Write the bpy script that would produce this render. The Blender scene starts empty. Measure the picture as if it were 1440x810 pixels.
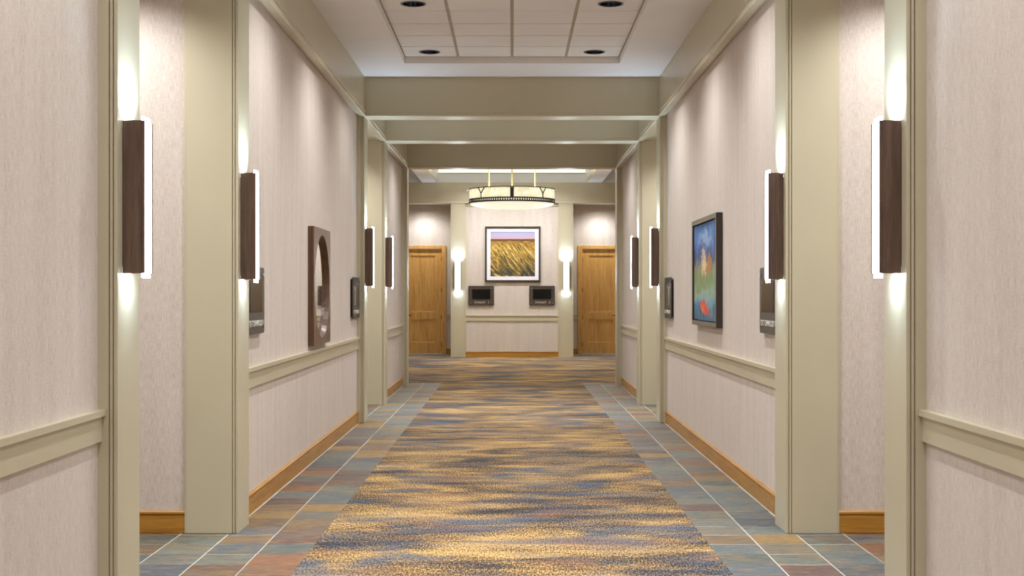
import bpy, math, random
from mathutils import Vector, Matrix

random.seed(11)
S = bpy.context.scene
C = S.collection
PI = math.pi

# ------------------------------------------------------------------ camera, world, exposure
CAM_H, FPX = 1.557, 1860.0
cam_d = bpy.data.cameras.new('camera')
cam = bpy.data.objects.new('camera', cam_d); C.objects.link(cam)
cam.location = (0.0, 0.0, CAM_H); cam.rotation_euler = (PI / 2, 0, 0)
cam_d.sensor_width = 36.0; cam_d.lens = 36.0 * FPX / 1440.0
cam_d.shift_y = 8.0 / 1440.0
cam_d.clip_end = 200
S.camera = cam

W = bpy.data.worlds.new('world'); S.world = W; W.use_nodes = True
W.node_tree.nodes['Background'].inputs[0].default_value = (0.9, 0.93, 1.0, 1)
W.node_tree.nodes['Background'].inputs[1].default_value = 0.3
S.view_settings.view_transform = 'Standard'
S.view_settings.look = 'None'
S.view_settings.gamma = 1.0
S.view_settings.use_curve_mapping = False
S.view_settings.exposure = 0.46
try:
    S.cycles.max_bounces = 10; S.cycles.diffuse_bounces = 7; S.cycles.glossy_bounces = 4
    S.cycles.sample_clamp_indirect = 4.0
    S.cycles.caustics_reflective = False; S.cycles.caustics_refractive = False
except Exception:
    pass

DOWN_W, SCONCE_W, SCONCE_E = 72.0, 1.5, 22.0
WARM = (1.0, 1.0, 0.995)

# ------------------------------------------------------------------ layout (metres; x across, y along the hall, z up)
XP, XW, XC = 1.78, 1.87, 1.22            # pillar face, wall face, carpet edge
PD = 0.35                                # pillar depth
PY = [5.97, 8.60, 15.95, 18.55, 22.45]   # front faces of the hall pillars
ZB, ZC = 3.697, 4.17                     # underside of beams, ceiling
XA = 3.7                                 # depth of the side alcoves
YL, YD = 32.40, 34.15                    # lobby end bay, door wall
XL = 6.8                                 # lobby half width
Y0 = -3.2                                # wall behind
ZL, ZLB = 4.62, 4.277                    # lobby ceiling, its beams

# ------------------------------------------------------------------ materials
def srgb(r, g, b):
    f = lambda c: (c / 255 / 12.92) if c / 255 <= 0.04045 else ((c / 255 + 0.055) / 1.055) ** 2.4
    return (f(r), f(g), f(b), 1.0)

class NT:
    def __init__(self, name):
        self.m = bpy.data.materials.new(name); self.m.use_nodes = True
        self.t = self.m.node_tree; self.b = self.t.nodes['Principled BSDF']
    def n(self, kind, **kw):
        nd = self.t.nodes.new(kind)
        for k, v in kw.items():
            if k in ('ins',):
                for a, x in v.items(): nd.inputs[a].default_value = x
            else: setattr(nd, k, v)
        return nd
    def l(self, a, b): self.t.links.new(a, b)
    def mapping(self, src, scale, loc=(0, 0, 0), rot=(0, 0, 0)):
        mp = self.n('ShaderNodeMapping'); self.l(src, mp.inputs['Vector'])
        mp.inputs['Scale'].default_value = scale; mp.inputs['Location'].default_value = loc
        mp.inputs['Rotation'].default_value = rot
        return mp.outputs[0]
    def noise(self, vec, scale, detail=4.0, rough=0.5, dist=0.0):
        nd = self.n('ShaderNodeTexNoise'); self.l(vec, nd.inputs['Vector'])
        nd.inputs['Scale'].default_value = scale; nd.inputs['Detail'].default_value = detail
        nd.inputs['Roughness'].default_value = rough; nd.inputs['Distortion'].default_value = dist
        return nd.outputs['Fac']
    def ramp(self, fac, stops, interp='LINEAR'):
        nd = self.n('ShaderNodeValToRGB'); self.l(fac, nd.inputs[0]); cr = nd.color_ramp
        cr.interpolation = interp
        while len(cr.elements) < len(stops): cr.elements.new(0.5)
        for e, (p, c) in zip(cr.elements, stops): e.position = p; e.color = c
        return nd.outputs[0]
    def mix(self, fac, a, b, mode='MIX'):
        nd = self.n('ShaderNodeMix', data_type='RGBA', blend_type=mode)
        for sock, v in ((nd.inputs[0], fac), (nd.inputs[6], a), (nd.inputs[7], b)):
            if hasattr(v, 'is_output'): self.l(v, sock)
            else: sock.default_value = v
        return nd.outputs[2]
    def math(self, op, a, b=None, c=None):
        nd = self.n('ShaderNodeMath', operation=op)
        for i, v in enumerate((a, b, c)):
            if v is None: continue
            if hasattr(v, 'is_output'): self.l(v, nd.inputs[i])
            else: nd.inputs[i].default_value = v
        return nd.outputs[0]
    def bump(self, h, strength, dist):
        nd = self.n('ShaderNodeBump'); self.l(h, nd.inputs['Height'])
        nd.inputs['Strength'].default_value = strength; nd.inputs['Distance'].default_value = dist
        self.l(nd.outputs[0], self.b.inputs['Normal'])
    def coord(self, which='Object'): return self.n('ShaderNodeTexCoord').outputs[which]
    def pos(self): return self.n('ShaderNodeNewGeometry').outputs['Position']
    def base(self, v):
        if hasattr(v, 'is_output'): self.l(v, self.b.inputs['Base Color'])
        else: self.b.inputs['Base Color'].default_value = v
    def rough(self, v):
        if hasattr(v, 'is_output'): self.l(v, self.b.inputs['Roughness'])
        else: self.b.inputs['Roughness'].default_value = v

M = {}
def plain(name, col, rough=0.5, metal=0.0, emit=None, es=0.0, spec=0.5):
    t = NT(name); t.base(col); t.rough(rough); t.b.inputs['Metallic'].default_value = metal
    t.b.inputs['Specular IOR Level'].default_value = spec
    if emit: t.b.inputs['Emission Color'].default_value = emit; t.b.inputs['Emission Strength'].default_value = es
    M[name] = t.m; return t

def paint(name, col, rough, var=0.03):
    t = NT(name); p = t.pos()
    n = t.noise(p, 1.3, 3)
    c2 = tuple(x * (1 - 2 * var) for x in col[:3]) + (1,)
    t.base(t.ramp(n, [(0.3, c2), (0.7, col)])); t.rough(rough)
    t.bump(t.noise(p, 90, 2), 0.03, 0.002)
    M[name] = t.m
paint('trim_paint', srgb(198, 190, 164), 0.3)
paint('ceiling_paint', srgb(232, 230, 229), 0.7)
paint('ceiling_tile_board', srgb(230, 226, 222), 0.85)
paint('soffit_paint', srgb(226, 230, 228), 0.7)

t = NT('wallpaper'); p = t.pos()
s = t.n('ShaderNodeSeparateXYZ'); t.l(p, s.inputs[0])
along = t.math('ADD', s.outputs[0], s.outputs[1])
cv = t.n('ShaderNodeCombineXYZ'); t.l(along, cv.inputs[0]); t.l(s.outputs[2], cv.inputs[2])
fib = t.noise(t.mapping(cv.outputs[0], (210, 1, 16)), 1.0, 4, 0.65)
fib2 = t.noise(t.mapping(cv.outputs[0], (30, 1, 150)), 1.0, 2, 0.5)
big = t.noise(t.mapping(cv.outputs[0], (9, 1, 0.8)), 1.0, 3, 0.6)
f = t.math('ADD', t.math('MULTIPLY', fib, 0.6), t.math('ADD', t.math('MULTIPLY', fib2, 0.2), t.math('MULTIPLY', big, 0.2)))
t.base(t.ramp(f, [(0.36, srgb(186, 173, 163)), (0.5, srgb(208, 197, 188)), (0.64, srgb(223, 214, 206))]))
t.rough(0.75); t.bump(f, 0.25, 0.003); M['wallpaper'] = t.m

def wood(name, dark, mid, light, rough, axis='z', scale=1.0):
    t = NT(name); p = t.coord('Object')
    sc = {'z': (26, 26, 1.6), 'y': (26, 1.6, 26), 'x': (1.6, 26, 26)}[axis]
    sc = tuple(x * scale for x in sc)
    oi = t.n('ShaderNodeObjectInfo')
    off = t.n('ShaderNodeVectorMath', operation='ADD'); t.l(p, off.inputs[0])
    cx = t.n('ShaderNodeCombineXYZ'); r = t.math('MULTIPLY', oi.outputs['Random'], 13.0)
    for i in range(3): t.l(r, cx.inputs[i])
    t.l(cx.outputs[0], off.inputs[1])
    g = t.noise(t.mapping(off.outputs[0], sc), 1.0, 6, 0.6, 0.6)
    f2 = t.noise(t.mapping(off.outputs[0], tuple(x * 6 for x in sc)), 1.0, 2, 0.5)
    f = t.math('ADD', t.math('MULTIPLY', g, 0.75), t.math('MULTIPLY', f2, 0.25))
    t.base(t.ramp(f, [(0.32, dark), (0.5, mid), (0.68, light)])); t.rough(rough)
    t.bump(f, 0.08, 0.002); M[name] = t.m
wood('walnut', srgb(66, 50, 43), srgb(96, 74, 63), srgb(118, 94, 80), 0.35)
wood('mirror_wood', srgb(66, 44, 30), srgb(96, 66, 45), srgb(120, 86, 60), 0.3)
wood('door_oak', srgb(186, 134, 68), srgb(214, 164, 92), srgb(226, 182, 112), 0.35)
wood('base_oak_y', srgb(146, 98, 34), srgb(176, 124, 46), srgb(192, 142, 64), 0.35, 'y')
wood('base_oak_x', srgb(146, 98, 34), srgb(176, 124, 46), srgb(192, 142, 64), 0.35, 'x')

plain('bronze', srgb(62, 55, 50), 0.4, 0.6)
plain('sign_plate', srgb(70, 61, 53), 0.42, 0.1)
plain('screen_glass', srgb(14, 14, 13), 0.08)
plain('sign_letters', srgb(225, 222, 215), 0.5)
plain('steel', srgb(190, 190, 190), 0.25, 1.0)
plain('brass_rod', srgb(140, 130, 84), 0.4, 0.8)
plain('black_metal', srgb(24, 22, 20), 0.35, 0.5)
plain('frame_dark', srgb(58, 50, 46), 0.4)
plain('frame_pewter', srgb(120, 110, 98), 0.35, 0.4)
plain('mat_board', srgb(240, 240, 248), 0.7)
plain('mirror_glass', srgb(230, 232, 230), 0.02, 1.0)
plain('mirror_bevel', srgb(205, 208, 206), 0.05, 1.0)
plain('dark_reflector', srgb(34, 38, 50), 0.12, 1.0)
plain('trim_ring', srgb(70, 70, 74), 0.35, 0.6)
plain('lamp_lens', srgb(30, 34, 44), 0.1, 0.2)
plain('grout', srgb(190, 186, 176), 0.85)
plain('gap_dark', srgb(120, 112, 100), 0.8)
plain('tee_bar', srgb(170, 158, 136), 0.6)
plain('sconce_diffuser', srgb(245, 247, 252), 0.4, 0, (0.80, 0.90, 1.0, 1), SCONCE_E)

plain('white_acrylic', srgb(225, 228, 232), 0.5)
plain('cove_lens', srgb(250, 246, 225), 0.4, 0, srgb(255, 248, 214), 0.7)
# glowing alabaster of the chandelier
t = NT('alabaster'); p = t.coord('Object')
v = t.noise(t.mapping(p, (2.2, 2.2, 3.5)), 1.6, 6, 0.6, 1.6)
col = t.ramp(v, [(0.38, srgb(216, 214, 176)), (0.5, srgb(246, 244, 220)), (0.7, srgb(255, 253, 238))])
t.base(col); t.rough(0.35); t.l(col, t.b.inputs['Emission Color']); t.b.inputs['Emission Strength'].default_value = 0.4
M['alabaster'] = t.m
plain('alabaster_bowl', srgb(250, 248, 232), 0.35, 0, srgb(255, 250, 226), 0.58)

# slate tile: the tile's own colour comes from obj.color
t = NT('slate'); p = t.pos()
oi = t.n('ShaderNodeObjectInfo')
r10 = t.math('MULTIPLY', oi.outputs['Random'], 37.0)
cx = t.n('ShaderNodeCombineXYZ')
for i in range(3): t.l(r10, cx.inputs[i])
off = t.n('ShaderNodeVectorMath', operation='ADD'); t.l(p, off.inputs[0]); t.l(cx.outputs[0], off.inputs[1])
o = off.outputs[0]
n1 = t.noise(t.mapping(o, (4.5, 15, 1)), 1.0, 6, 0.66, 1.2)
n2 = t.noise(t.mapping(o, (3, 9, 1), (7, 3, 0)), 1.0, 4, 0.55, 0.5)
n3 = t.noise(t.mapping(o, (22, 60, 1)), 1.0, 5, 0.75, 0.6)
rust = t.ramp(n2, [(0.30, srgb(112, 76, 50)), (0.5, srgb(150, 118, 68)), (0.72, srgb(92, 72, 68))])
grey = t.ramp(n2, [(0.30, srgb(78, 88, 94)), (0.55, srgb(112, 118, 108)), (0.75, srgb(134, 126, 100))])
k = t.ramp(n1, [(0.485, (0, 0, 0, 1)), (0.54, (1, 1, 1, 1))])
streak = t.mix(t.ramp(n2, [(0.42, (0, 0, 0, 1)), (0.55, (1, 1, 1, 1))]), grey, rust)
c0 = t.mix(t.math('MULTIPLY', k, 0.62), oi.outputs['Color'], streak)
k2 = t.ramp(n1, [(0.38, (1, 1, 1, 1)), (0.45, (0, 0, 0, 1))])
c1 = t.mix(t.math('MULTIPLY', k2, 0.6), c0, srgb(70, 72, 76))
sp = t.ramp(n3, [(0.36, (0.6, 0.6, 0.6, 1)), (0.64, (1.25, 1.25, 1.25, 1))])
t.base(t.mix(1.0, c1, sp, 'MULTIPLY'))
t.rough(t.math('ADD', 0.38, t.math('MULTIPLY', n3, 0.3)))
hh = t.math('ADD', n1, t.math('MULTIPLY', n3, 0.25)); t.bump(hh, 0.35, 0.006)
M['slate'] = t.m

# woven carpet: broken bands across the hall
t = NT('carpet'); p = t.pos()
bandA = t.noise(t.mapping(p, (0.85, 1.5, 1), (3.1, 0.4, 0)), 1.0, 3, 0.55, 0.5)
mid = t.noise(t.mapping(p, (1.5, 4.6, 1), (9, 2, 0)), 1.0, 5, 0.62, 0.5)
fine = t.noise(t.mapping(p, (7, 34, 1)), 1.0, 4, 0.7, 0.3)
speck = t.noise(t.mapping(p, (100, 24, 1)), 1.0, 3, 0.7)
f = t.math('ADD', t.math('MULTIPLY', bandA, 0.46), t.math('ADD', t.math('MULTIPLY', mid, 0.40), t.math('MULTIPLY', fine, 0.14)))
f = t.math('ADD', f, t.math('MULTIPLY', t.math('SUBTRACT', speck, 0.5), 0.62))
col = t.ramp(f, [(0.39, srgb(58, 58, 64)), (0.44, srgb(86, 80, 76)), (0.485, srgb(122, 100, 74)),
                 (0.535, srgb(164, 132, 84)), (0.61, srgb(202, 168, 112))])
bl = t.noise(t.mapping(p, (1.25, 2.2, 1), (1.7, 8.2, 0)), 1.0, 4, 0.6, 0.5)
bl = t.math('ADD', bl, t.math('MULTIPLY', t.math('SUBTRACT', speck, 0.5), 0.34))
bm_ = t.ramp(bl, [(0.50, (0, 0, 0, 1)), (0.66, (1, 1, 1, 1))])
col = t.mix(t.math('MULTIPLY', bm_, 0.72), col, srgb(64, 90, 116))
rn = t.noise(t.mapping(p, (1.1, 3.2, 1), (12, 5, 0)), 1.0, 3, 0.5)
gn = t.math('ADD', t.noise(t.mapping(p, (0.9, 2.4, 1), (4, 15, 0)), 1.0, 4, 0.6, 0.6), t.math('MULTIPLY', t.math('SUBTRACT', speck, 0.5), 0.5))
col = t.mix(t.math('MULTIPLY', t.ramp(gn, [(0.50, (0, 0, 0, 1)), (0.64, (1, 1, 1, 1))]), 0.42), col, srgb(112, 108, 112))
col = t.mix(t.math('MULTIPLY', t.ramp(rn, [(0.56, (0, 0, 0, 1)), (0.68, (1, 1, 1, 1))]), 0.35), col, srgb(158, 112, 84))
sp2 = t.ramp(speck, [(0.36, (0.5, 0.5, 0.5, 1)), (0.64, (1.3, 1.3, 1.3, 1))])
t.base(t.mix(1.0, col, sp2, 'MULTIPLY')); t.rough(0.95)
t.b.inputs['Specular IOR Level'].default_value = 0.1
t.bump(speck, 0.6, 0.006); M['carpet'] = t.m

# print of wind-blown grass (object coordinates: x across 0..1, z up 0..1 through 'Generated')
t = NT('grass_print'); g = t.coord('Generated')
sx = t.n('ShaderNodeSeparateXYZ'); t.l(g, sx.inputs[0]); U, V = sx.outputs[0], sx.outputs[2]
sky = t.ramp(V, [(0.84, srgb(196, 160, 176)), (0.92, srgb(176, 170, 206)), (1.0, srgb(150, 168, 222))])
sky = t.mix(t.math('MULTIPLY', t.noise(t.mapping(g, (3, 1, 22)), 1.0, 3), 0.35), sky, srgb(205, 180, 190))
curl = t.math('MULTIPLY', t.math('MULTIPLY', U, U), 0.35)
cv = t.n('ShaderNodeCombineXYZ'); t.l(t.math('ADD', U, t.math('MULTIPLY', V, 0.75)), cv.inputs[0])
t.l(t.math('ADD', V, curl), cv.inputs[2])
bl1 = t.noise(t.mapping(cv.outputs[0], (30, 1, 5)), 1.0, 6, 0.72, 1.6)
bl2 = t.noise(t.mapping(cv.outputs[0], (10, 1, 4), (4, 0, 1)), 1.0, 3, 0.5, 0.6)
gold = t.ramp(bl1, [(0.40, srgb(50, 48, 42)), (0.47, srgb(124, 100, 36)), (0.53, srgb(204, 160, 58)), (0.60, srgb(250, 222, 150))])
darkz = t.ramp(V, [(0.05, (1, 1, 1, 1)), (0.62, (0.1, 0.1, 0.1, 1))])
dk = t.math('MULTIPLY', t.math('MULTIPLY', darkz, t.ramp(bl2, [(0.40, (0, 0, 0, 1)), (0.50, (1, 1, 1, 1))])), 0.9)
grass = t.mix(dk, gold, srgb(44, 58, 60))
far = t.ramp(t.noise(t.mapping(g, (8, 1, 60)), 1.0, 3), [(0.4, srgb(96, 78, 44)), (0.6, srgb(190, 140, 66))])
m1 = t.ramp(V, [(0.66, (0, 0, 0, 1)), (0.78, (1, 1, 1, 1))])
land = t.mix(m1, grass, far)
hl = t.ramp(V, [(0.79, (0, 0, 0, 1)), (0.805, (1, 1, 1, 1)), (0.83, (1, 1, 1, 1)), (0.84, (0, 0, 0, 1))])
land = t.mix(t.math('MULTIPLY', hl, 0.75), land, srgb(58, 44, 48))
ms = t.ramp(V, [(0.835, (0, 0, 0, 1)), (0.845, (1, 1, 1, 1))])
t.base(t.mix(ms, land, sky)); t.rough(0.25); M['grass_print'] = t.m

# abstract canvas ('Generated': y along 0 far .. 1 near, z up)
t = NT('abstract_canvas'); g = t.coord('Generated')
wob = t.noise(t.mapping(g, (1, 4, 5)), 1.0, 5, 0.6, 0.8)
sx = t.n('ShaderNodeSeparateXYZ'); t.l(g, sx.inputs[0]); U = t.math('SUBTRACT', 1.0, sx.outputs[1])
V = t.math('ADD', sx.outputs[2], t.math('MULTIPLY', t.math('SUBTRACT', wob, 0.5), 0.40))
base = t.ramp(V, [(0.0, srgb(30, 74, 104)), (0.14, srgb(52, 112, 140)), (0.23, srgb(120, 158, 166)), (0.29, srgb(150, 170, 140)),
                  (0.37, srgb(122, 142, 66)), (0.50, srgb(136, 138, 72)), (0.56, srgb(134, 116, 100)), (0.62, srgb(28, 42, 84)),
                  (0.71, srgb(40, 64, 140)), (0.82, srgb(58, 108, 182)), (1.0, srgb(16, 88, 154))])
def blob(u0, v0, ru, rv, lo, hi, amp=0.9):
    du = t.math('DIVIDE', t.math('SUBTRACT', U, u0), ru); dv = t.math('DIVIDE', t.math('SUBTRACT', V, v0), rv)
    d = t.math('SQRT', t.math('ADD', t.math('MULTIPLY', du, du), t.math('MULTIPLY', dv, dv)))
    d = t.math('ADD', d, t.math('MULTIPLY', t.math('SUBTRACT', t.noise(t.mapping(g, (1, 11, 13)), 1.0, 6, 0.8, 1.5), 0.5), t.math('MULTIPLY', 2.6, amp)))
    return t.ramp(d, [(lo, (1, 1, 1, 1)), (hi, (0, 0, 0, 1))])
streaks = t.noise(t.mapping(g, (1, 26, 3)), 1.0, 3, 0.6)
col = t.mix(t.math('MULTIPLY', t.ramp(streaks, [(.45, (0, 0, 0, 1)), (.65, (1, 1, 1, 1))]), 0.45), base, srgb(150, 186, 206))
col = t.mix(t.math('MULTIPLY', blob(0.52, 0.83, 0.34, 0.10, 0.5, 1.0), 0.55), col, srgb(170, 196, 226))
col = t.mix(blob(0.60, 0.56, 0.22, 0.13, 0.6, 0.95), col, srgb(176, 124, 62))
col = t.mix(t.math('MULTIPLY', blob(0.46, 0.58, 0.17, 0.14, 0.45, 0.9, 1.4), 0.85), col, srgb(228, 206, 170))
col = t.mix(blob(0.50, 0.13, 0.28, 0.085, 0.65, 0.95), col, srgb(214, 74, 44))
col = t.mix(t.math('MULTIPLY', blob(0.40, 0.12, 0.10, 0.06, 0.4, 0.9, 1.5), 0.7), col, srgb(240, 132, 84))
t.base(col); t.rough(0.55); t.b.inputs['Specular IOR Level'].default_value = 0.3; t.bump(wob, 0.2, 0.004); M['abstract_canvas'] = t.m

# ------------------------------------------------------------------ mesh helpers
class MB:
    def __init__(self): self.v, self.f = [], []
    def add(self, vs, fs):
        o = len(self.v); self.v += [tuple(x) for x in vs]; self.f += [tuple(i + o for i in q) for q in fs]; return self
    def box(self, x0, x1, y0, y1, z0, z1):
        x0, x1 = min(x0, x1), max(x0, x1); y0, y1 = min(y0, y1), max(y0, y1)
        vs = [(x0, y0, z0), (x1, y0, z0), (x1, y1, z0), (x0, y1, z0), (x0, y0, z1), (x1, y0, z1), (x1, y1, z1), (x0, y1, z1)]
        return self.add(vs, [(0, 3, 2, 1), (4, 5, 6, 7), (0, 1, 5, 4), (1, 2, 6, 5), (2, 3, 7, 6), (3, 0, 4, 7)])
    def prism(self, poly, a0, a1, axis):
        """poly: 2D points; axis 'x': (y,z) 'y': (x,z) 'z': (x,y)"""
        n = len(poly)
        P = {'x': lambda p, a: (a, p[0], p[1]), 'y': lambda p, a: (p[0], a, p[1]), 'z': lambda p, a: (p[0], p[1], a)}[axis]
        vs = [P(p, a0) for p in poly] + [P(p, a1) for p in poly]
        fs = [tuple(range(n))[::-1], tuple(range(n, 2 * n))] + [(i, (i + 1) % n, n + (i + 1) % n, n + i) for i in range(n)]
        return self.add(vs, fs)
    def lathe(self, prof, n=48, a0=0.0, a1=2 * PI, c=(0, 0)):
        full = abs(a1 - a0 - 2 * PI) < 1e-6; m = n if full else n + 1
        vs = []
        for i in range(m):
            a = a0 + (a1 - a0) * i / n
            for r, z in prof: vs.append((c[0] + r * math.cos(a), c[1] + r * math.sin(a), z))
        k = len(prof); fs = []
        for i in range(n):
            j = (i + 1) % m
            for q in range(k - 1): fs.append((i * k + q, j * k + q, j * k + q + 1, i * k + q + 1))
        return self.add(vs, fs)
    def rod(self, p, q, r, n=10):
        p, q = Vector(p), Vector(q); d = (q - p).normalized()
        u = d.orthogonal().normalized(); w = d.cross(u)
        vs = [p + r * (math.cos(2 * PI * i / n) * u + math.sin(2 * PI * i / n) * w) for i in range(n)]
        vs += [v + (q - p) for v in vs]
        fs = [(i, (i + 1) % n, n + (i + 1) % n, n + i) for i in range(n)] + [tuple(range(n))[::-1], tuple(range(n, 2 * n))]
        return self.add(vs, fs)
    def mesh(self, name, mat, smooth=False, bevel=0.0):
        import bmesh
        me = bpy.data.meshes.new(name); me.from_pydata(self.v, [], self.f)
        b = bmesh.new(); b.from_mesh(me); bmesh.ops.recalc_face_normals(b, faces=b.faces)
        if bevel: bmesh.ops.bevel(b, geom=b.edges[:], offset=bevel, segments=1, affect='EDGES', clamp_overlap=True)
        b.to_mesh(me); b.free()
        if smooth:
            for q in me.polygons: q.use_smooth = True
        me.materials.append(M[mat]); return me
    def obj(self, name, mat, parent=None, smooth=False, bevel=0.0):
        return link(name, self.mesh(name, mat, smooth, bevel), parent)

def link(name, data, parent=None):
    o = bpy.data.objects.new(name, data); C.objects.link(o)
    if parent is not None: o.parent = parent
    return o
def tag(o, label, cat=None, group=None, kind=None):
    o['label'] = label
    if cat: o['category'] = cat
    if group: o['group'] = group
    if kind: o['kind'] = kind
    return o
def thing(name, label, cat, loc, rotz=0.0, group=None):
    o = link(name, None); o.location = loc; o.rotation_euler = (0, 0, rotz); o.empty_display_size = 0.1
    return tag(o, label, cat, group)
def struct(o, label): return tag(o, label, kind='structure')
def copy_tree(o, parent=None):
    c = o.copy(); C.objects.link(c)
    if parent is not None:
        c.parent = parent
    for ch in list(o.children): copy_tree(ch, c)
    return c
def light(name, kind, loc, power, col=WARM, parent=None, rot=(0, 0, 0), **kw):
    d = bpy.data.lights.new(name, kind); d.energy = power; d.color = col
    for k_, v_ in kw.items(): setattr(d, k_, v_)
    o = link(name, d, parent); o.location = loc; o.rotation_euler = rot
    return o
SIDE = {-1: 'mirror', 1: 'painting'}
TAGS = {-1: 'left', 1: 'right'}

# ------------------------------------------------------------------ floor
PITCH = 0.3111; GR = 0.005
mb = MB().box(-XL - .2, XL + .2, Y0 - .1, YD + .3, -0.12, -0.0045)
floor = struct(mb.obj('floor', 'grout'), 'grouted slate tile floor along both sides of the hall carpet')
PAL = [(96, 104, 104), (102, 110, 106), (88, 96, 102), (108, 114, 104), (132, 86, 54), (112, 84, 62), (150, 118, 66),
       (98, 72, 66), (100, 96, 96), (112, 108, 96), (92, 102, 104), (122, 98, 68), (76, 84, 92), (84, 92, 88)]
tile_mesh = []
for k in range(3):
    a = (PITCH - GR) / 2; hgt = -0.002 + 0.0012 * (k - 1)
    vs = [(-a, -a, -.014), (a, -a, -.014), (a, a, -.014), (-a, a, -.014)]
    e = 0.004
    vs += [(-a, -a, hgt - .003), (a, -a, hgt - .003), (a, a, hgt - .003), (-a, a, hgt - .003)]
    vs += [(-a + e, -a + e, hgt), (a - e, -a + e, hgt + .0006), (a - e, a - e, hgt), (-a + e, a - e, hgt - .0006)]
    fs = [(0, 1, 5, 4), (1, 2, 6, 5), (2, 3, 7, 6), (3, 0, 4, 7), (4, 5, 9, 8), (5, 6, 10, 9), (6, 7, 11, 10), (7, 4, 8, 11), (8, 9, 10, 11)]
    tile_mesh.append(MB().add(vs, fs).mesh('slate_tile', 'slate'))
YT = PY[4] + 0.72                               # tiles end where the lobby carpet begins
rows = int((YT - 6.6) / PITCH)
spots = []
for s in (-1, 1):
    for c in range(2):
        x = s * (XC + PITCH * (c + .5))
        for r in range(rows): spots.append((x, YT - PITCH * (r + .5)))
    for k, (ya, yb) in enumerate(((PY[0] + PD, PY[1]), (PY[2] + PD, PY[3]))):
        for c in range(2, 5 if k == 0 else 4):
            x = s * (XC + PITCH * (c + .5))
            for r in range(int((YT - ya) / PITCH) + 1):
                y = YT - PITCH * (r + .5)
                if ya - .1 < y < yb + .12: spots.append((x, y))
spots.sort(key=lambda q: q[1])
for i, (x, y) in enumerate(spots[:300]):
    o = link('slate_tile', tile_mesh[random.randrange(3)], floor)
    o.location = (x, y, 0); col = random.choice(PAL); j = random.uniform(0.9, 1.1)
    o.color = tuple(min(1, v * j) for v in srgb(*col)[:3]) + (1,)
rest = spots[300:]
for s in (-1, 1):                                # behind the view, deep in the alcoves, by the doors
    for c in range(2):
        x = s * (XC + PITCH * (c + .5)); y = YT - PITCH * (rows + .5)
        while y > Y0: rest.append((x, y)); y -= PITCH
    for ya, yb in ((PY[0] + PD, PY[1]), (PY[2] + PD, PY[3])):
        for c in range(4, 8):
            x = s * (XC + PITCH * (c + .5)); y = ya + PITCH / 2
            while y < yb: rest.append((x, y)); y += PITCH
    x = s * 1.66
    while abs(x) < 5:
        y = YL + .1
        while y < YD: rest.append((x, y)); y += PITCH
        x += s * PITCH
seen = set(spots[:300]); mb = MB()
for x, y in rest:
    if (x, y) in seen: continue
    a = (PITCH - GR) / 2; mb.box(x - a, x + a, y - a, y + a, -.014, -.002)
o = mb.obj('slate_tile_remainder', 'slate', floor); o['kind'] = 'stuff'; o.color = srgb(120, 116, 110)

mb = MB()
mb.box(-XC, XC, Y0, YT, -.012, 0.006)
mb.box(-XL, XL, YT, YL + .02, -.012, 0.006)
tag(mb.obj('carpet', 'carpet'), 'gold and slate blue streaked carpet running down the hall and across the lobby', 'carpet')

# ------------------------------------------------------------------ hall shell
def rail(mb, axis, s, w, a0, a1):
    """chair rail: ledge + fascia on the face at coordinate w, protruding along -s"""
    prof = [(w, .885), (w - s * .020, .891), (w - s * .020, 1.000), (w - s * .036, 1.006), (w - s * .036, 1.034), (w, 1.034)]
    mb.prism(prof, a0, a1, axis); return mb
def skirt(mb, axis, s, w, a0, a1):
    prof = [(w, 0), (w - s * .020, 0), (w - s * .020, .108), (w - s * .012, .114), (w - s * .012, .120), (w - s * .024, .124), (w - s * .024, .136), (w - s * .018, .142), (w, .142)]
    mb.prism(prof, a0, a1, axis); return mb

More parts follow.
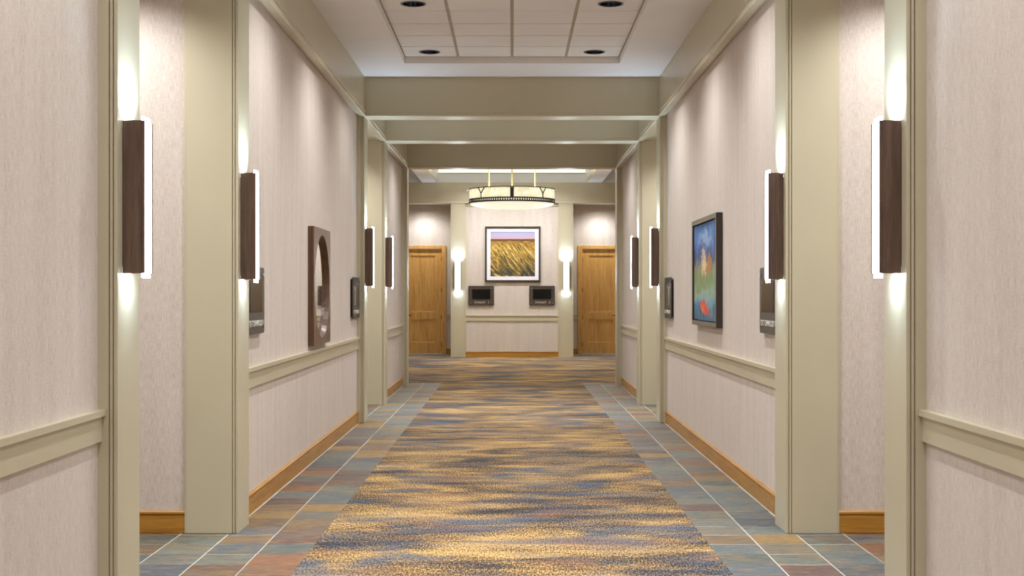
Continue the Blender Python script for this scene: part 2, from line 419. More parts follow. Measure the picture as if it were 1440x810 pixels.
bays = [(Y0, PY[0], 'near'), (PY[1] + PD, PY[2], 'middle'), (PY[3] + PD, PY[4], 'far')]
bay_words = {'near': 'before the first alcove', 'middle': 'between the two alcoves', 'far': 'short stretch before the lobby'}
trim_n = 0
for s in (-1, 1):
    for a, b, w in bays:
        o = MB().box(s * XW, s * (XW + .12), a, b, 0, ZB + .06).obj('wall_%s_%s' % (TAGS[s], w), 'wallpaper')
        struct(o, 'beige textured wallpaper wall on the %s side, %s' % (SIDE[s], bay_words[w]))
        trim_n += 1
        o = rail(MB(), 'y', s, s * XW, a, b).obj('trim_%d' % trim_n, 'trim_paint')
        struct(o, 'cream chair rail along the %s side wall, %s' % (SIDE[s], bay_words[w]))
        o = skirt(MB(), 'y', s, s * XW, a, b).obj('baseboard_%s_%s' % (TAGS[s], w), 'base_oak_y')
        struct(o, 'oak baseboard along the %s side wall, %s' % (SIDE[s], bay_words[w]))
    # alcoves
    for k, (ya, yb) in enumerate(((PY[0] + PD, PY[1]), (PY[2] + PD, PY[3]))):
        nm = ('first', 'second')[k]; x0 = XP + .30
        mb = MB()
        mb.box(s * x0, s * (XA + .12), yb + .03, yb + .15, 0, ZB + .06)
        mb.box(s * x0, s * (XA + .12), ya - .15, ya - .03, 0, ZB + .06)
        mb.box(s * XA, s * (XA + .12), ya - .03, yb + .03, 0, ZB + .06)
        struct(mb.obj('wall_%s_alcove_%s' % (TAGS[s], 'near' if k == 0 else 'far'), 'wallpaper'),
               'beige textured wallpaper walls of the %s alcove, %s side' % (nm, SIDE[s]))
        mb = MB(); skirt(mb, 'x', 1, yb + .03, s * x0, s * XA)
        mb2 = MB(); mb2.prism([(yb + .03, 0), (yb + .01, 0), (yb + .01, .108), (yb + .018, .114), (yb + .018, .120), (yb + .006, .124),
                               (yb + .006, .136), (yb + .012, .142), (yb + .03, .142)], s * (XP + PD), s * XA, 'x')
        struct(mb2.obj('baseboard_%s_alcove_%s' % (TAGS[s], 'near' if k == 0 else 'far'), 'base_oak_x'),
               'oak baseboard inside the %s alcove, %s side' % (nm, SIDE[s]))
        o = MB().box(s * (XW + .1), s * (XA + .12), ya - .15, yb + .15, ZB + .06, ZB + .16).obj('ceiling_%s_alcove_%s' % (TAGS[s], 'near' if k == 0 else 'far'), 'ceiling_paint')
        struct(o, 'white ceiling of the %s alcove, %s side' % (nm, SIDE[s]))

# pillars: plan outline with two fine grooves near each hall corner
def pillar_outline(s, y0, d, w):
    g, gd = .007, .010
    P = [(XP, y0)]
    for q in (.016, .034): P += [(XP + q, y0), (XP + q, y0 + gd), (XP + q + g, y0 + gd), (XP + q + g, y0)]
    P += [(XP + w - .012, y0), (XP + w - .012, y0 + .006), (XP + w, y0 + .006), (XP + w, y0 + d - .006), (XP + w - .012, y0 + d - .006), (XP + w - .012, y0 + d)]
    for q in (.034, .016): P += [(XP + q + g, y0 + d), (XP + q + g, y0 + d - gd), (XP + q, y0 + d - gd), (XP + q, y0 + d)]
    P += [(XP, y0 + d)]
    return [(s * a, b) for a, b in P]
pw = ['at the near edge of the first alcove', 'at the far edge of the first alcove', 'at the near edge of the second alcove',
      'at the far edge of the second alcove', 'where the hall meets the lobby']
for s in (-1, 1):
    for k, y in enumerate(PY):
        o = MB().prism(pillar_outline(s, y, PD, PD), 0, ZB + .02, 'z').obj('pillar_%s_%d' % (TAGS[s], k + 1), 'trim_paint')
        struct(o, 'cream painted pillar %s, %s side' % (pw[k], SIDE[s]))
    # long side beam over walls and alcoves, with its bead
    o = MB().box(s * XP, s * (XW + .14), Y0, PY[4] + PD, ZB + .012, ZC).obj('beam_%s' % TAGS[s], 'trim_paint')
    struct(o, 'cream frieze beam above the %s side wall' % SIDE[s])
    prof = [(s * (XP + .075), ZB + .012), (s * (XP + .060), ZB - .004), (s * (XP - .004), ZB - .004), (s * (XP - .012), ZB + .008), (s * (XP - .012), ZB + .022),
            (s * (XP - .004), ZB + .028), (s * (XP - .004), ZB + .044), (s * (XP - .014), ZB + .050), (s * (XP - .014), ZB + .058), (s * XP, ZB + .064), (s * XP, ZB + .012)]
    MB().prism(prof, Y0, PY[4] + PD, 'y').obj('bead_moulding', 'trim_paint', o)
cw = ['over the near edge of the first alcove', 'over the far edge of the first alcove', 'over the near edge of the second alcove',
      'over the far edge of the second alcove', 'at the mouth of the lobby']
for k, y in enumerate(PY):
    zt = ZC if k < 4 else ZL
    o = MB().box(-XP, XP, y + .012, y + PD - .012, ZB, zt).obj('beam_cross_%d' % (k + 1), 'trim_paint')
    struct(o, 'cream cross beam %s' % cw[k])
    MB().prism([(y + .012, ZB - .003), (y, ZB + .004), (y, ZB + .020), (y + .006, ZB + .026), (y + .006, ZB + .040), (y + .012, ZB + .044)], -XP, XP, 'x').obj('bead_moulding', 'trim_paint', o)

# ceilings: three bays with a sunken tile coffer in the first two
def coffer_ceiling(name, y0, y1, cy0, rows_, lights, label):
    TS = 0.61; cy1 = cy0 + rows_ * TS; cx = 2 * TS; up = .074
    mb = MB()
    mb.box(-XP - .1, -cx, y0, y1, ZC, ZC + .12); mb.box(cx, XP + .1, y0, y1, ZC, ZC + .12)
    mb.box(-cx, cx, y0, cy0, ZC, ZC + .12); mb.box(-cx, cx, cy1, y1, ZC, ZC + .12)
    ce = struct(mb.obj(name, 'ceiling_paint'), label)
    z = ZC + up
    # tee grid: main runners along the hall, thin cross tees
    mb = MB()
    for i in range(5):
        x = -cx + TS * i; mb.box(x - .012, x + .012, cy0, cy1, z + .004, z + .03)
    MBm = mb
    MBm.obj('main_runner', 'tee_bar', ce)
    mb = MB()
    for j in range(rows_ + 1): mb.box(-cx, cx, cy0 + TS * j - .011, cy0 + TS * j + .011, z + .014, z + .028)
    mb.obj('cross_tee', 'tee_bar', ce)
    MB().box(-cx - .05, cx + .05, cy0 - .05, cy1 + .05, z + .035, z + .06).obj('tile_backing', 'gap_dark', ce)
    ax, ay = TS / 2 - .015, TS / 2 - .010
    solid = MB().box(-ax, ax, -ay, ay, 0, .03).mesh('ceiling_tile', 'ceiling_tile_board')
    N = 32; R = .104
    ring = []
    for i in range(N):
        a = 2 * PI * (i + .5) / N; ca, sa = math.cos(a), math.sin(a)
        k = min(ax / abs(ca), ay / abs(sa)); ring.append(((R * ca, R * sa), (k * ca, k * sa)))
    vs = [(p[0], p[1], 0) for p, q in ring] + [(q[0], q[1], 0) for p, q in ring] + [(q[0], q[1], .03) for p, q in ring]
    fs = [(i, (i + 1) % N, N + (i + 1) % N, N + i) for i in range(N)] + [(N + i, N + (i + 1) % N, 2 * N + (i + 1) % N, 2 * N + i) for i in range(N)]
    # corners of the tile
    holed_mb = MB().add(vs, fs)
    for cx_, cy_ in ((1, 1), (-1, 1), (-1, -1), (1, -1)):
        best = sorted(range(N), key=lambda i: (ring[i][1][0] - cx_ * ax) ** 2 + (ring[i][1][1] - cy_ * ay) ** 2)[:2]
        p, q = ring[best[0]][1], ring[best[1]][1]
        holed_mb.add([(p[0], p[1], 0), (cx_ * ax, cy_ * ay, 0), (q[0], q[1], 0)], [(0, 1, 2)])
    holed = holed_mb.mesh('ceiling_tile', 'ceiling_tile_board')
    for j in range(rows_):
        for i in range(4):
            hole = (i in (0, 3)) and (rows_ - 1 - j) in lights
            o = link('ceiling_tile', holed if hole else solid, ce)
            o.location = (-cx + TS * (i + .5), cy0 + TS * (j + .5), z)
    return [(sx * 1.5 * TS, cy1 - TS * (k + .5), z) for k in lights for sx in (-1, 1)]

mid_spots = coffer_ceiling('ceiling', PY[1] + .1, PY[2] + .1, 9.51, 9, (0, 4, 8), 'white ceiling with a sunken coffer of square tiles between the first and third beams')
near_spots = coffer_ceiling('ceiling_near', Y0, PY[0] + .1, -0.9, 10, (0, 4, 8), 'white coffered ceiling of the hall before the first alcove')
struct(MB().box(-XP - .1, XP + .1, PY[0] + .1, PY[1] + .1, ZC, ZC + .12).obj('ceiling_first_alcove_bay', 'ceiling_paint'), 'plain white ceiling between the first pair of cross beams')
struct(MB().box(-XP - .1, XP + .1, PY[2] + .1, PY[4] + .1, ZC, ZC + .12).obj('ceiling_second_alcove_bay', 'ceiling_paint'), 'plain white ceiling between the later cross beams and the lobby')
struct(MB().box(-XW - .1, XW + .1, Y0 - .12, Y0, 0, ZC).obj('wall_back', 'wallpaper'), 'beige wallpaper wall closing the hall at its start')

# ------------------------------------------------------------------ lobby shell
for s in (-1, 1):
    o = MB().box(s * (XP + .2), s * XL, PY[4] + .12, PY[4] + PD - .03, 0, ZL).obj('wall_%s_lobby_return' % TAGS[s], 'wallpaper')
    struct(o, 'wallpaper return wall of the lobby beside the hall mouth, %s side' % SIDE[s])
    o = MB().box(s * XL, s * (XL + .12), PY[4] + .1, YD + .1, 0, ZL).obj('wall_%s_lobby_end' % TAGS[s], 'wallpaper')
    struct(o, 'wallpaper end wall of the lobby, %s side' % SIDE[s])
    # door wall with an opening for the door
    dx0, dx1, dh = 1.70, 2.92, 2.80
    mb = MB()
    mb.box(s * 1.45, s * dx0, YD, YD + .12, 0, 3.85); mb.box(s * dx1, s * XL, YD, YD + .12, 0, 3.85); mb.box(s * dx0, s * dx1, YD, YD + .12, dh, 3.85)
    struct(mb.obj('wall_%s_door' % TAGS[s], 'wallpaper'), 'wallpaper wall holding the oak door, %s side' % SIDE[s])
    trim_n += 1
    prof = [(YD, .885), (YD - .02, .891), (YD - .02, 1.0), (YD - .036, 1.006), (YD - .036, 1.034), (YD, 1.034)]
    mb = MB().prism(prof, s * 1.5, s * dx0, 'x'); mb.prism(prof, s * dx1, s * XL, 'x')
    struct(mb.obj('trim_%d' % trim_n, 'trim_paint'), 'cream chair rail on the door wall, %s side' % SIDE[s])
    mb = MB().box(s * 1.5, s * dx0, YD - .02, YD, 0, .142); mb.box(s * dx1, s * XL, YD - .02, YD, 0, .142)
    struct(mb.obj('baseboard_%s_door' % TAGS[s], 'base_oak_x'), 'oak baseboard on the door wall, %s side' % SIDE[s])
    struct(MB().box(s * 1.45, s * XL, YL + .3, YD + .12, 3.85, 3.95).obj('ceiling_%s_door_recess' % TAGS[s], 'ceiling_paint'), 'white ceiling of the door recess, %s side' % SIDE[s])
    # bay pillars
    x0, x1 = 1.14, 1.50; g = .008
    P = [(x0, YL + .1), (x0, YL - .02), (x0 + .03, YL - .02), (x0 + .03, YL - .012), (x0 + .03 + g, YL - .012), (x0 + .03 + g, YL - .02),
         (x1 - .03 - g, YL - .02), (x1 - .03 - g, YL - .012), (x1 - .03, YL - .012), (x1 - .03, YL - .02), (x1, YL - .02), (x1, YD + .02), (x1 - .1, YD + .02), (x1 - .1, YL + .1)]
    struct(MB().prism([(s * a, b) for a, b in P], 0, 3.775, 'z').obj('pillar_%s_6' % TAGS[s], 'trim_paint'), 'cream painted pillar beside the framed grass print, %s side' % SIDE[s])
o = MB().box(-1.16, 1.16, YL + .02, YL + .14, 0, 3.775).obj('wall_far', 'wallpaper')
struct(o, 'beige wallpaper bay at the end of the lobby')
mb = MB()
mb.box(-1.14, -1.12, YL - .004, YL + .02, .14, 3.72); mb.box(1.12, 1.14, YL - .004, YL + .02, .14, 3.72); mb.box(-1.14, 1.14, YL - .004, YL + .02, 3.70, 3.72)
mb.obj('panel_moulding', 'trim_paint', o)
trim_n += 1
w = YL + .02
struct(MB().prism([(w, .885), (w - .02, .891), (w - .02, 1.0), (w - .036, 1.006), (w - .036, 1.034), (w, 1.034)], -1.14, 1.14, 'x').obj('trim_%d' % trim_n, 'trim_paint'), 'cream chair rail under the two room signs')
struct(MB().prism([(w, 0), (w - .02, 0), (w - .02, .108), (w - .012, .114), (w - .012, .12), (w - .024, .124), (w - .024, .136), (w - .018, .142), (w, .142)], -1.14, 1.14, 'x').obj('baseboard_far', 'base_oak_x'), 'oak baseboard under the end bay')
o = struct(MB().box(-XL, XL, YL - .03, YL + .32, 3.77, ZLB).obj('beam_far', 'trim_paint'), 'cream beam over the end bay and door recesses')
MB().prism([(YL - .03, 3.765), (YL - .042, 3.772), (YL - .042, 3.79), (YL - .036, 3.796), (YL - .036, 3.81), (YL - .03, 3.815)], -XL, XL, 'x').obj('bead_moulding', 'trim_paint', o)
MB().box(-XL, XL, YL - .036, YL - .03, ZLB - .02, ZLB).obj('top_moulding', 'trim_paint', o)
MB().box(-XL, XL, YL - .02, YL + .1, ZLB, ZL).obj('upper_face', 'soffit_paint', o)
struct(MB().box(-XL - .12, XL + .12, PY[4] + .1, YD + .12, ZL, ZL + .12).obj('ceiling_lobby', 'ceiling_paint'), 'white ceiling of the lobby above the chandelier')
for s in (-1, 1):
    o = MB().box(s * 1.85, s * 2.20, PY[4] + PD - .02, YL - .02, ZLB, ZL).obj('beam_lobby_%s' % TAGS[s], 'ceiling_paint')
    struct(o, 'white ceiling beam of the lobby, %s side' % SIDE[s])
    MB().prism([(s * 1.85, ZLB), (s * 1.835, ZLB + .01), (s * 1.835, ZLB + .03), (s * 1.82, ZLB + .045), (s * 1.82, ZLB + .06), (s * 1.85, ZLB + .075)], PY[4] + PD, YL - .02, 'y').obj('moulding', 'trim_paint', o)

cv = thing('cove_light', 'warm glowing cove strip along the top of the lobby end beam', 'cove light', (0, YL - .02, 4.500))
MB().box(-1.80, 1.80, -.05, 0, 0, .016).obj('channel', 'tee_bar', cv)
MB().box(-1.79, 1.79, -.044, -.004, .016, .105).obj('lens', 'cove_lens', cv)

# ------------------------------------------------------------------ doors
def make_door(s, n):
    x0, x1, H = 1.70, 2.92, 2.80; fw = .115
    e = link('door_%d' % n, None); e.location = (s * (x0 + x1) / 2, YD, 0)
    struct(e, 'oak two-panel door in an oak frame, %s side' % SIDE[s])
    cx = (x0 + x1) / 2; L = lambda a: s * (a - cx)
    mb = MB()
    mb.box(L(x0), L(x0 + fw), -.03, .12, 0, H); mb.box(L(x1 - fw), L(x1), -.03, .12, 0, H); mb.box(L(x0 + fw), L(x1 - fw), -.03, .12, H - fw * .75, H)
    mb.obj('door_frame', 'door_oak', e, bevel=.004)
    a, b = x0 + fw + .006, x1 - fw - .006; h = H - fw * .75 - .008; sw = .155; yf = .022
    rails = [(.012, .30), (.90, 1.08), (h - .165, h)]
    leaf = MB().box(L(a), L(a + sw), yf, yf + .045, .012, h)
    leaf.box(L(b - sw), L(b), yf, yf + .045, .012, h)
    for z0, z1 in rails: leaf.box(L(a + sw), L(b - sw), yf, yf + .045, z0, z1)
    lf = leaf.obj('door_leaf', 'door_oak', e, bevel=.003)
    for z0, z1 in ((.30, .90), (1.08, h - .165)):
        p = MB().box(L(a + sw), L(b - sw), yf + .022, yf + .034, z0, z1)
        p.obj('door_panel', 'door_oak', lf)
        m = MB()
        xa, xb = a + sw, b - sw
        for (u0, u1, w0, w1) in ((xa, xb, z1 - .022, z1), (xa, xb, z0, z0 + .022), (xa, xa + .022, z0 + .022, z1 - .022), (xb - .022, xb, z0 + .022, z1 - .022)):
            m.box(L(u0), L(u1), yf + .008, yf + .024, w0, w1)
        m.obj('panel_moulding', 'door_oak', lf, bevel=.003)
    hx = b - .075
    k = MB().box(L(hx - .03), L(hx + .03), yf - .012, yf, .86, 1.17); hp = k.obj('handle_plate', 'black_metal', lf, bevel=.003)
    MB().rod((L(hx), yf - .012, 1.0), (L(hx), yf - .06, 1.0), .011).rod((L(hx), yf - .055, 1.0), (L(hx - .14), yf - .055, 1.0), .010).obj('lever_handle', 'black_metal', lf)
    for z in (.25, .95, 1.65, 2.45): MB().rod((L(a), yf - .006, z - .06), (L(a), yf - .006, z + .06), .009).obj('hinge', 'bronze', lf)
make_door(-1, 1); make_door(1, 2)

# ------------------------------------------------------------------ sconces (local: wall plane x=0, out = +x)
def make_sconce():
    e = thing('wall_sconce', 'sconce', 'sconce', (0, 0, 0))
    for q in (-1, 1): MB().box(.002, .100, q * .075, q * .061, 0, .70).obj('side_plate', 'walnut', e, bevel=.0015)
    MB().box(0, .012, -.06, .06, .03, .67).obj('back_plate', 'bronze', e)
    # white acrylic: a front lens that stands proud of the plates at both ends, and two inner cheeks
    d = MB().prism([(.084, -.060), (.084, .060), (.089, .060), (.093, .054), (.093, -.054), (.089, -.060)], -.02, .72, 'z')
    d.obj('diffuser', 'sconce_diffuser', e)
    for q in (-1, 1): MB().box(.012, .083, q * .060, q * .055, .004, .696).obj('inner_cheek', 'white_acrylic', e)
    light('sconce_lamp_up', 'AREA', (.046, 0, .665), SCONCE_W * 6.5, (.60, .79, 1.0), e, (PI, math.radians(20), 0), shape='RECTANGLE', size=.055, size_y=.09, spread=2.6)
    light('sconce_lamp_down', 'AREA', (.046, 0, .045), SCONCE_W * .9, (.54, .76, 1.0), e, (0, 0, 0), shape='RECTANGLE', size=.055, size_y=.09, spread=2.6)
    return e
proto = make_sconce(); first = True
sw = ['before the first alcove', 'after the first alcove', 'before the second alcove', 'after the second alcove']
for s in (-1, 1):
    for k in range(4):
        o = proto if first else copy_tree(proto); first = False
        o.location = (s * XP, PY[k] + .145, 1.65); o.rotation_euler = (0, 0, 0 if s < 0 else PI)
        tag(o, 'dark walnut sconce with glowing diffuser on the pillar %s, %s side' % (sw[k], SIDE[s]), 'sconce', 'walnut wall sconces')
    o = copy_tree(proto); o.location = (s * 1.325, YL - .02, 1.65); o.rotation_euler = (0, 0, -PI / 2)
    tag(o, 'glowing white sconce on the lobby end pillar beside the door, %s side' % SIDE[s], 'sconce', 'walnut wall sconces')

# ------------------------------------------------------------------ recessed downlights
def make_downlight():
    e = thing('downlight', 'x', 'downlight', (0, 0, 0))
    MB().lathe([(.100, -.001), (.118, -.001), (.118, -.006), (.100, -.006), (.100, -.001)], 32).obj('trim_ring', 'trim_ring', e)
    MB().lathe([(.101, -.003), (.096, .02), (.080, .055), (.062, .085)], 32).obj('reflector', 'dark_reflector', e, smooth=True)
    MB().lathe([(.062, .085), (.03, .078), (.001, .076)], 24).obj('lamp_lens', 'lamp_lens', e, smooth=True)
    return e
dl = make_downlight(); first = True
def place_downlight(x, y, z, label, group, power, half=66, blend=1.0, seen_=True):
    global first
    if seen_:
        o = dl if first else copy_tree(dl); first = False
        o.location = (x, y, z); tag(o, label, 'downlight', group)
        par = o
        light('downlight_lamp', 'SPOT', (0, 0, -.012), power, WARM, par, spot_size=math.radians(2 * half), spot_blend=blend, shadow_soft_size=.045)
    else:
        o = link('downlight', None)
for x, y, z in mid_spots:
    wh = {9: 'tile row beside the first alcove', 12: 'middle tile row of the coffer', 14: 'last tile row before the beam', 10: 'first tile row of the coffer'}.get(int(y), 'coffer')
    place_downlight(x, y, z, 'round dark recessed downlight in the %s, %s side' % (wh, SIDE[-1 if x < 0 else 1]), 'coffer downlights', DOWN_W)
OUT = 'downlights out of view'
nth = ['last', 'middle', 'first']
for i, (x, y, z) in enumerate(near_spots):
    place_downlight(x, y, z, '%s round downlight in the coffer before the first alcove, %s side' % (nth[i // 2], SIDE[-1 if x < 0 else 1]), OUT, DOWN_W * .68)
for y, w_ in ((7.4, 'between the first alcoves'), (17.4, 'between the second alcoves'), (20.7, 'just before the lobby')):
    for s in (-1, 1):
        place_downlight(s * .92, y, ZC - .001, 'round downlight in the plain ceiling %s, %s side' % (w_, SIDE[s]), OUT, DOWN_W)
for s in (-1, 1):
    for y, w_ in ((PY[1] - .55, 'first'), (PY[3] - .55, 'second')):
        place_downlight(s * 2.55, y, ZB + .059, 'round downlight by the end wall of the %s alcove, %s side' % (w_, SIDE[s]), OUT, DOWN_W * .45, 68, .7)
        place_downlight(s * 2.55, y - 1.15, ZB + .059, 'round downlight by the entry wall of the %s alcove, %s side' % (w_, SIDE[s]), OUT, DOWN_W * .40, 68, 1.0)
    place_downlight(s * 2.25, YD - .55, 3.849, 'round downlight in the recess above the oak door, %s side' % SIDE[s], OUT, DOWN_W * .42, 80, .7)
    place_downlight(s * 4.2, 27.5, ZL - .001, 'added unseen downlight in the lobby ceiling, %s side' % SIDE[s], OUT, DOWN_W * 3, 74, 1.0)  # lobby downlights added for brightness, no such fixtures are in view
    place_downlight(s * .75, 31.2, ZL - .001, 'added unseen downlight lighting the end bay, %s side' % SIDE[s], OUT, DOWN_W * 2.4, 74, 1.0)  # likewise added, to brighten the end bay from above

# ------------------------------------------------------------------ chandelier
ch = thing('drum_chandelier', 'large round drum chandelier with alabaster panels and bronze bands hanging in the lobby', 'chandelier', (0, 27.5, CAM_H + 1.75))
R = .89
zt, zb, zr = .417, .185, .115
for k in range(8):
    a0 = -PI / 2 + k * PI / 4; pad = .022
    MB().lathe([(R - .02, zb), (R - .006, zb), (R - .006, zt - .01), (R - .02, zt - .01), (R - .02, zb)], 14, a0 + pad * (k % 2 == 0 or 1) , a0 + PI / 4 - pad * .6).obj('alabaster_panel', 'alabaster', ch, smooth=False)
MB().lathe([(R - .03, zt - .012), (R + .006, zt - .012), (R + .006, zt + .004), (R - .03, zt + .004), (R - .03, zt - .012)], 96).obj('top_band', 'bronze', ch)
lb = MB().lathe([(R - .03, zb - .004), (R + .008, zb - .004), (R + .008, zb + .022), (R - .03, zb + .022), (R - .03, zb - .004)], 96)
lb.lathe([(R - .03, zr), (R + .010, zr), (R + .010, zr + .030), (R - .03, zr + .030), (R - .03, zr)], 96)
lbo = lb.obj('lower_band', 'bronze', ch)
pb = MB(); N = 112
for k in range(N):
    a0 = 2 * PI * k / N
    pb.lathe([(R - .004, zr + .02), (R + .006, zr + .02), (R + .006, zb), (R - .004, zb), (R - .004, zr + .02)], 2, a0, a0 + 2 * PI / N * .48)
pb.obj('pierced_bars', 'bronze', lbo)['kind'] = 'stuff'
MB().lathe([(R - .02, zr + .015), (R - .016, zr + .015), (R - .016, zb), (R - .02, zb)], 96).obj('glow_strip', 'alabaster_bowl', lbo)
prof = [(R * math.cos(t_) * 1.0 - .012, zr + .005 - .115 * math.sin(t_)) for t_ in [i * PI / 2 / 14 for i in range(14)]] + [(.001, zr - .110)]
MB().lathe(prof, 72).obj('glass_bowl', 'alabaster_bowl', ch, smooth=True)
for k in range(4):
    a = -PI / 2 + k * PI / 2; w_ = .036 / R
    st = MB().lathe([(R - .008, zb), (R + .008, zb), (R + .008, zt), (R - .008, zt), (R - .008, zb)], 3, a - w_, a + w_)
    so = st.obj('strap', 'bronze', ch)
    ca, sa = math.cos(a), math.sin(a)
    for z in (zt - .03, zr + .03):
        MB().rod((ca * R, sa * R, z), (ca * (R + .05), sa * (R + .05), z), .012).obj('finial', 'steel', so)
    b_ = a + PI / 4; hw = .010 / R
    m = MB()
    zy = zb + (zt - zb) * .48
    m.lathe([(R - .007, zb), (R + .003, zb), (R + .003, zy), (R - .007, zy), (R - .007, zb)], 2, b_ - hw * 1.2, b_ + hw * 1.2)
    for q in (-1, 1):
        P0, P1 = b_, b_ + q * .066 / R * 1.3
        vs = []
        for ang, zz in ((P0, zy), (P1, zt)):
            for rr in (R - .007, R + .003):
                for dq in (-hw * 1.3, hw * 1.3): vs.append((rr * math.cos(ang + dq), rr * math.sin(ang + dq), zz - .008))
        m.add(vs, [(0, 1, 3, 2), (4, 5, 7, 6), (0, 1, 5, 4), (2, 3, 7, 6), (0, 2, 6, 4), (1, 3, 7, 5)])
    m.obj('fork_mullion', 'bronze', ch)
    top = ZL - (CAM_H + 1.75)
    MB().rod((ca * .479, sa * .479, zt - .05), (ca * .479, sa * .479, top), .015).obj('rod', 'brass_rod', ch)
    MB().box(-.012, .012, 0, 0, 0, 0) if False else None
    MB().rod((ca * .479, sa * .479, zt - .05), (ca * R * .98, sa * R * .98, zt - .02), .010).obj('arm', 'bronze', ch)
MB().lathe([(.001, top - .05), (.56, top - .05), (.58, top - .03), (.58, top - .001)], 48).obj('canopy', 'bronze', ch)
light('chandelier_uplight', 'AREA', (0, 0, zt - .08), 300, (1, .93, .78), ch, (PI, 0, 0), shape='DISK', size=1.3)

# ------------------------------------------------------------------ room signs (local: x across, z up, out = -y, origin at the bottom)
def text_mesh(body, size, mat, ext=.0012):
    cu = bpy.data.curves.new('lettering', 'FONT'); cu.body = body; cu.size = size; cu.extrude = ext
    cu.align_x = 'CENTER'; cu.space_character = 1.08
    to = bpy.data.objects.new('lettering', cu); C.objects.link(to)
    dg = bpy.context.evaluated_depsgraph_get(); me = bpy.data.meshes.new_from_object(to.evaluated_get(dg))
    C.objects.unlink(to); bpy.data.objects.remove(to)
    me.materials.clear(); me.materials.append(M[mat]); return me
def rounded(w_, h_, r, n=6, z0=0):
    P = []
    for cx_, cz_, a in ((w_ / 2 - r, h_ - r, 0), (-w_ / 2 + r, h_ - r, PI / 2), (-w_ / 2 + r, r, PI), (w_ / 2 - r, r, 1.5 * PI)):
        for i in range(n + 1): P.append((cx_ + r * math.cos(a + PI / 2 * i / n), cz_ + r * math.sin(a + PI / 2 * i / n) + z0))
    return P
SWD, SHT = .63, .48
def make_sign(loc, rotz, txt, label):
    e = thing('room_sign', label, 'sign', loc, rotz, 'electronic room signs')
    MB().prism(rounded(SWD - .04, SHT - .04, .02, 4, .02), -.022, 0, 'y').obj('mount', 'black_metal', e)
    MB().prism(rounded(SWD, SHT, .03), -.034, -.020, 'y').obj('face_plate', 'sign_plate', e, bevel=.0)
    sc = MB().box(-.222, .222, -.037, -.034, .155, .395).obj('screen', 'screen_glass', e)
    for sx_ in (-1, 1):
        for z in (.055, SHT - .055): MB().rod((sx_ * (SWD / 2 - .055), -.034, z), (sx_ * (SWD / 2 - .055), -.042, z), .014, 14).obj('screw', 'steel', e)
    a, b = txt.split(); w1 = len(a) * .0475
    for nm, tx, xo in (('room_name', a, -.03), ('room_number', b, -.03 + w1 / 2 + .05)):
        o = link(nm, text_mesh(tx, .062, 'sign_letters'), e); o.location = (xo, -.0355, .055); o.rotation_euler = (PI / 2, 0, 0)
    return e
make_sign((-.755, YL + .02, 1.268), 0, 'STANLEY 1', 'dark bronze sign reading STANLEY 1 under the grass print, mirror side')
make_sign((.735, YL + .02, 1.268), 0, 'STANLEY 2', 'dark bronze sign reading STANLEY 2 under the grass print, painting side')
make_sign((-XW, 9.49, 1.268), PI / 2, 'COTTONWOOD 1', 'dark room sign half hidden behind the pillar before the round mirror')
make_sign((XW, 9.49, 1.268), -PI / 2, 'COTTONWOOD 2', 'dark room sign half hidden behind the pillar before the abstract painting')
make_sign((-XW, 15.61, 1.268), PI / 2, 'COTTONWOOD 3', 'dark room sign seen edge on beyond the round mirror')
make_sign((XW, 15.61, 1.268), -PI / 2, 'COTTONWOOD 4', 'dark room sign seen edge on beyond the abstract painting')

# ------------------------------------------------------------------ mirror on the wall (local: x across, z up, out = -y)
mr = thing('wall_mirror', 'round mirror set in a square dark wooden frame above the chair rail', 'mirror', (-XW, 12.67, 1.078), PI / 2)
sz, th, rm = 1.10, .055, .488; N = 64
outer = []; inner = []
for i in range(N):
    a = 2 * PI * (i + .5) / N; ca, sa = math.cos(a), math.sin(a); k = sz / 2 / max(abs(ca), abs(sa))
    outer.append((k * ca, k * sa)); inner.append((rm * ca, rm * sa))
for cx_, cz_ in ((1, 1), (-1, 1), (-1, -1), (1, -1)):            # pull the two points next to each corner into it
    i = min(range(N), key=lambda q: (outer[q][0] - cx_ * sz / 2) ** 2 + (outer[q][1] - cz_ * sz / 2) ** 2)
    outer[i] = (cx_ * sz / 2, cz_ * sz / 2)
h = sz / 2
vs = [(x, -th, z + h) for x, z in outer] + [(x, -th, z + h) for x, z in inner] + [(x, 0, z + h) for x, z in outer] + [(x * .965, -.012, z * .965 + h) for x, z in inner]
fs = []
for i in range(N):
    j = (i + 1) % N
    fs += [(i, j, N + j, N + i), (i, j, 2 * N + j, 2 * N + i), (N + i, N + j, 3 * N + j, 3 * N + i)]
MB().add(vs, fs).obj('frame', 'mirror_wood', mr)
b0 = rm * .965
vs = [(b0 * math.cos(2 * PI * i / N), -.012, b0 * math.sin(2 * PI * i / N) + h) for i in range(N)] + [((b0 - .028) * math.cos(2 * PI * i / N), -.017, (b0 - .028) * math.sin(2 * PI * i / N) + h) for i in range(N)]
gl = MB().add(vs[N:], [tuple(range(N))]).obj('glass', 'mirror_glass', mr)
MB().add(vs, [(i, (i + 1) % N, N + (i + 1) % N, N + i) for i in range(N)]).obj('bevelled_edge', 'mirror_bevel', gl)

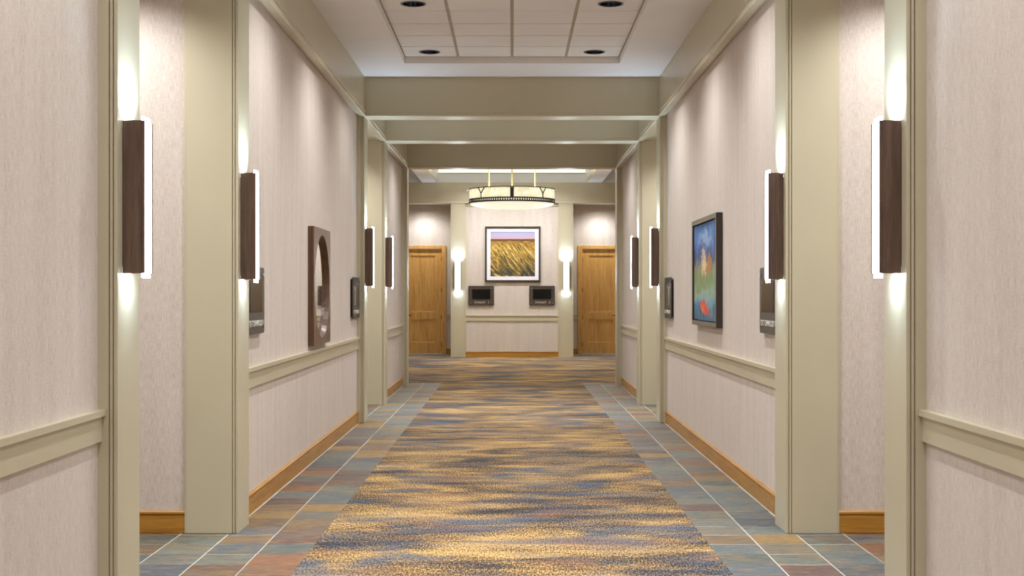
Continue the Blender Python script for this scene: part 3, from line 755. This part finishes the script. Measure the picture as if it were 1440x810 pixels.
# ------------------------------------------------------------------ abstract painting on the other wall
pa = thing('abstract_painting', 'framed abstract canvas in blue, green and orange on the side wall', 'painting', (XW, 12.53, 1.25), -PI / 2)
w_, h_, fw = 1.58, 1.03, .045
mb = MB()
for x0, x1, z0, z1 in ((-w_ / 2, w_ / 2, 0, fw), (-w_ / 2, w_ / 2, h_ - fw, h_), (-w_ / 2, -w_ / 2 + fw, fw, h_ - fw), (w_ / 2 - fw, w_ / 2, fw, h_ - fw)): mb.box(x0, x1, -.056, 0, z0, z1)
mb.obj('frame', 'frame_dark', pa)
mb = MB(); e_ = .004
for x0, x1, z0, z1 in ((-w_ / 2 + e_, w_ / 2 - e_, e_, fw), (-w_ / 2 + e_, w_ / 2 - e_, h_ - fw, h_ - e_), (-w_ / 2 + e_, -w_ / 2 + fw, fw, h_ - fw), (w_ / 2 - fw, w_ / 2 - e_, fw, h_ - fw)): mb.box(x0, x1, -.060, -.056, z0, z1)
mb.obj('frame_face', 'frame_pewter', pa)
# canvas mesh is laid out in the yz plane so that its generated coordinates run along the hall
cv_ = MB().box(-.016, .016, -w_ / 2 + fw + .008, w_ / 2 - fw - .008, fw + .008, h_ - fw - .008).obj('canvas', 'abstract_canvas', pa)
cv_.location = (0, -.026, 0); cv_.rotation_euler = (0, 0, PI / 2)

# ------------------------------------------------------------------ framed grass print
gp = thing('framed_print', 'large square framed photograph of golden windblown grass above the two room signs', 'picture', (.018, YL + .02, 1.845))
w_ = 1.36; fw = .045; mb = MB()
for x0, x1, z0, z1 in ((-w_ / 2, w_ / 2, 0, fw), (-w_ / 2, w_ / 2, w_ - fw, w_), (-w_ / 2, -w_ / 2 + fw, fw, w_ - fw), (w_ / 2 - fw, w_ / 2, fw, w_ - fw)): mb.box(x0, x1, -.045, 0, z0, z1)
mb.obj('frame', 'frame_dark', gp, bevel=.003)
mt = .135; mb = MB(); a, b = w_ / 2 - fw, w_ / 2 - mt
c = w_ / 2
for x0, x1, z0, z1 in ((-a, a, c - a, c - b), (-a, a, c + b, c + a), (-a, -b, c - b, c + b), (b, a, c - b, c + b)): mb.box(x0, x1, -.024, -.015, z0, z1)
mb.obj('mat', 'mat_board', gp)
MB().box(-b - .002, b + .002, -.016, -.008, c - b - .002, c + b + .002).obj('photograph', 'grass_print', gp)
